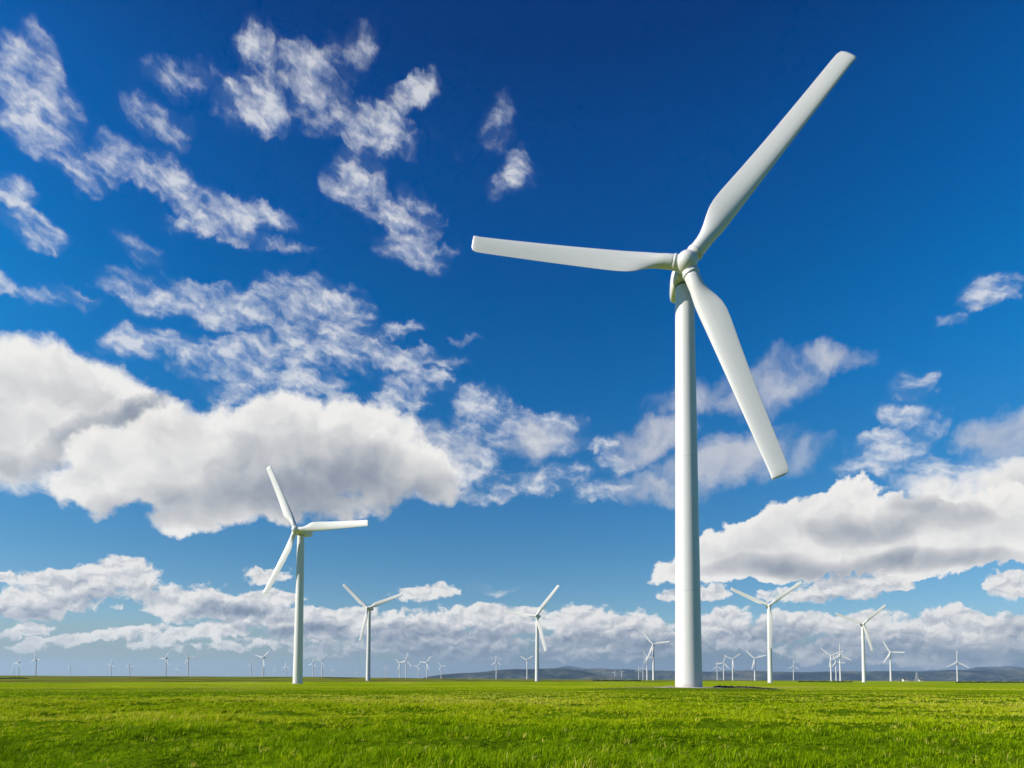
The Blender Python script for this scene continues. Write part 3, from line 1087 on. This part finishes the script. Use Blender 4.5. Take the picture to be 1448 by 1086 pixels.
def bar(v, f, a, b, w):
    a, b = Vector(a), Vector(b)
    d = (b - a).normalized()
    s_ = d.orthogonal().normalized() * w
    t_ = d.cross(s_).normalized() * w
    o = len(v)
    for p in (a, b):
        v += [tuple(p + s_ + t_), tuple(p - s_ + t_), tuple(p - s_ - t_), tuple(p + s_ - t_)]
    f += [tuple(o + i for i in q) for q in ((0, 1, 5, 4), (1, 2, 6, 5), (2, 3, 7, 6), (3, 0, 4, 7), (0, 3, 2, 1), (4, 5, 6, 7))]


STEEL = paint('weathered_steel', (0.30, 0.31, 0.32))
RENDER = paint('pale_render', (0.62, 0.58, 0.50))
ROOF = paint('slate_roof', (0.10, 0.09, 0.09))


def ground_at(px_x, dist):
    u, _ = px_dir(px_x, HY)
    return u * dist, dist, float(terrain(u * dist, dist))


def build_mast(px_x, dist, h):
    x, y, z = ground_at(px_x, dist)
    e = bpy.data.objects.new('lattice_mast', None)
    COL.objects.link(e)
    e.location = (x, y, z)
    e['label'] = 'grey lattice mast between the right-hand small turbines, before the hills'
    e['category'] = 'mast'
    v, f = [], []
    wid = lambda q: 2.6 * (1 - q / h) + 0.35
    n = 9
    for i in range(n):
        z0, z1 = h * i / n, h * (i + 1) / n
        a, b = wid(z0), wid(z1)
        cs = [(-1, -1), (1, -1), (1, 1), (-1, 1)]
        for k in range(4):
            p, q = cs[k], cs[(k + 1) % 4]
            bar(v, f, (p[0] * a, p[1] * a, z0), (p[0] * b, p[1] * b, z1), 0.16)
            bar(v, f, (p[0] * a, p[1] * a, z0), (q[0] * b, q[1] * b, z1), 0.09)
            bar(v, f, (q[0] * a, q[1] * a, z0), (p[0] * b, p[1] * b, z1), 0.09)
    mesh_obj('frame', v, f, STEEL, e, smooth=False)
    v, f = [], []
    bar(v, f, (-3.2, 0, h * .80), (3.2, 0, h * .80), 0.22)
    mesh_obj('cross_arm', v, f, STEEL, e, smooth=False)
    v, f = [], []
    bar(v, f, (0, 0, h), (0, 0, h + 5), 0.10)
    mesh_obj('aerial', v, f, STEEL, e, smooth=False)


build_mast(1296.5, 1350, 17)


def build_house(px_x, dist, w, label):
    x, y, z = ground_at(px_x, dist)
    e = bpy.data.objects.new('farmhouse', None)
    COL.objects.link(e)
    e.location = (x, y, z - 0.3)
    e['label'] = label
    e['category'] = 'house'
    e['group'] = 'pale farmhouses by the mast'
    v, f = [], []
    box(v, f, -w, -3, 0, w, 3, 3.4)
    o = len(v)
    v += [(-w, -3, 3.4), (-w, 3, 3.4), (-w, 0, 5.6), (w, -3, 3.4), (w, 3, 3.4), (w, 0, 5.6)]
    f += [(o, o + 2, o + 1), (o + 3, o + 4, o + 5)]
    mesh_obj('wall', v, f, RENDER, e, smooth=False)
    v, f = [], []
    for sgn in (-1, 1):
        o = len(v)
        v += [(-w - .3, sgn * 3.4, 3.2), (w + .3, sgn * 3.4, 3.2), (w + .3, 0, 5.75), (-w - .3, 0, 5.75),
              (-w - .3, sgn * 3.4, 3.4), (w + .3, sgn * 3.4, 3.4), (w + .3, 0, 5.95), (-w - .3, 0, 5.95)]
        f += [tuple(o + i for i in q) for q in ((0, 1, 2, 3), (4, 7, 6, 5), (0, 4, 5, 1), (1, 5, 6, 2), (3, 2, 6, 7), (0, 3, 7, 4))]
    rf = mesh_obj('roof', v, f, ROOF, e, smooth=False)
    v, f = [], []
    box(v, f, w * .6, -.5, 5.2, w * .6 + .9, .5, 7.0)
    mesh_obj('chimney', v, f, RENDER, rf, smooth=False)


build_house(1280, 1350, 4.5, 'small pale farmhouse left of the lattice mast')
build_house(1301.5, 1400, 3.2, 'smaller pale farmhouse just right of the lattice mast')


def build_gravel():
    v, f = [], []
    base = [(0, 0, 1), (.9, 0, .2), (.28, .85, .1), (-.72, .52, .15), (-.72, -.52, 0), (.28, -.85, .2), (0, 0, -.8)]
    fc = [(0, 1, 2), (0, 2, 3), (0, 3, 4), (0, 4, 5), (0, 5, 1), (6, 2, 1), (6, 3, 2), (6, 4, 3), (6, 5, 4), (6, 1, 5)]
    for i in range(900):
        if i < 500:
            a, r = random.uniform(0, 6.283), random.uniform(2.7, 5.2)
            x, y = MXT[0] + r * math.cos(a), MXT[1] + r * math.sin(a)
            hz = 0.0
        else:
            x, y = MXT[0] - 3.3 + random.gauss(0, .55), MXT[1] - 1.5 + random.gauss(0, .4)
            hz = max(0, 0.28 - 0.25 * math.hypot(x - MXT[0] + 3.3, y - MXT[1] + 1.5)) * random.random()
        s_ = random.uniform(.03, .10)
        z = float(terrain(x, y)) + hz + s_ * .4
        rot = Matrix.Rotation(random.uniform(0, 6.28), 3, 'Z') @ Matrix.Rotation(random.uniform(-.6, .6), 3, 'X')
        o = len(v)
        for p in base:
            q = rot @ Vector(p) * s_
            v.append((x + q.x, y + q.y, z + q.z * .7))
        f += [tuple(o + k for k in t) for t in fc]
    m = paint('gravel', (0.42, 0.36, 0.27))
    g = mesh_obj('gravel', v, f, m, smooth=False)
    g['kind'] = 'stuff'
    g['label'] = 'tan gravel strewn round the foot of the huge turbine'
    g['category'] = 'gravel'


MXT = (FIRST.location.x, FIRST.location.y)
build_gravel()


# ------------------------------------------------------------------ earth bank and hedges
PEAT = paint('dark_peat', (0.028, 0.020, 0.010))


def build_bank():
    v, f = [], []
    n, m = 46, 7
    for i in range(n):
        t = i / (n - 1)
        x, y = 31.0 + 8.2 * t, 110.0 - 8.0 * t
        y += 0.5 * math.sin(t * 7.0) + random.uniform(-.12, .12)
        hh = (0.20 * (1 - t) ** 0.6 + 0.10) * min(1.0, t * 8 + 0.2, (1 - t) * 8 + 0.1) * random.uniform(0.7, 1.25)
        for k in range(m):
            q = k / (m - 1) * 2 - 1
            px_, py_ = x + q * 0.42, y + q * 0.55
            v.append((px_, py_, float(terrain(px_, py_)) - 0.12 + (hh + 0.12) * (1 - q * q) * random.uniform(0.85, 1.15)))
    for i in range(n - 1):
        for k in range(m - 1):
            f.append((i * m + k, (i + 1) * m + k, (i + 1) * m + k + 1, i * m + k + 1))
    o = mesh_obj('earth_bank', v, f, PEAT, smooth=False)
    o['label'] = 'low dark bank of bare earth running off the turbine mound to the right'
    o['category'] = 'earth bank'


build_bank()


def leaf_mat():
    def b(nt, out):
        p = coords(nt)
        n = noise(nt, p, 0.9, 3.0, 0.6)
        principled(nt, out, ramp(nt, n, [(0.3, (0.022, 0.034, 0.010)), (0.5, (0.045, 0.060, 0.016)), (0.7, (0.085, 0.080, 0.028))]), 0.9, 0.0)
    return mat('hedge_leaves', b)


LEAF = leaf_mat()


def build_hedge(x0, x1, dist, h, label):
    a, b = ground_at(x0, dist), ground_at(x1, dist * 1.03)
    e = bpy.data.objects.new('hedgerow', None)
    COL.objects.link(e)
    e.location = a
    e['label'] = label
    e['category'] = 'hedge'
    e['group'] = 'dark hedgerows at the far edge of the fields'
    L = math.hypot(b[0] - a[0], b[1] - a[1])
    v, f = [], []
    N = int(L * 26)
    for _ in range(N):
        t = random.random()
        lump = 0.55 + 0.9 * abs(math.sin(t * L * 0.21 + 1.3 * math.sin(t * L * 0.07))) * random.uniform(0.5, 1.0)
        x, y = (b[0] - a[0]) * t, (b[1] - a[1]) * t + random.gauss(0, 0.8)
        zg = float(terrain(a[0] + x, a[1] + y)) - a[2]
        z = zg + h * lump * random.random() ** 0.7
        q = Matrix.Rotation(random.uniform(0, 6.28), 3, 'Z') @ Matrix.Rotation(random.uniform(-1.2, 1.2), 3, 'X')
        s_ = random.uniform(0.16, 0.42)
        o = len(v)
        for c_ in ((-1, 0, -.6), (1, 0, -.6), (.7, 0, .7), (-.7, 0, .7)):
            w = q @ Vector(c_) * s_
            v.append((x + w.x, y + w.y, z + w.z))
        f.append((o, o + 1, o + 2, o + 3))
    mesh_obj('foliage', v, f, LEAF, e, smooth=False)
    v, f = [], []
    for k in range(int(L / 2.5)):
        t = (k + random.random()) / (L / 2.5)
        x, y = (b[0] - a[0]) * t, (b[1] - a[1]) * t
        zg = float(terrain(a[0] + x, a[1] + y)) - a[2]
        bar(v, f, (x, y, zg - 0.2), (x + random.uniform(-.3, .3), y, zg + h * 0.55), 0.06)
    mesh_obj('stems', v, f, PEAT, e, smooth=False)


build_hedge(-40, 40, 640, 1.0, 'dark low hedgerow at the left edge of the moor')
build_hedge(838, 906, 800, 1.3, 'dark hedgerow left of the huge tower, below the hills')
build_hedge(1128, 1205, 760, 1.0, 'dark hedgerow between the two mid-sized turbines right of the huge tower')  # added foliage strip; its dark colour takes the place of a turbine's shadow
build_hedge(1352, 1500, 840, 1.5, 'long dark hedgerow at the right edge below the hills')


# ------------------------------------------------------------------ haze
def build_haze():
    L, top, bot = 15900.0, 300.0, -6.0
    v, f = [], []
    box(v, f, -L, -L, bot, L, L, top)
    def b(nt, out):
        p = nt.nodes.new('ShaderNodeVolumePrincipled')
        p.inputs['Color'].default_value = (0.52, 0.73, 1.0, 1)
        p.inputs['Density'].default_value = HAZE
        p.inputs['Anisotropy'].default_value = 0.2
        nt.links.new(p.outputs[0], out.inputs['Volume'])
    o = mesh_obj('haze', v, f, mat('haze_air', b), smooth=False)
    o['kind'] = 'stuff'


HAZE = 3.8e-5
if HAZE:
    build_haze()
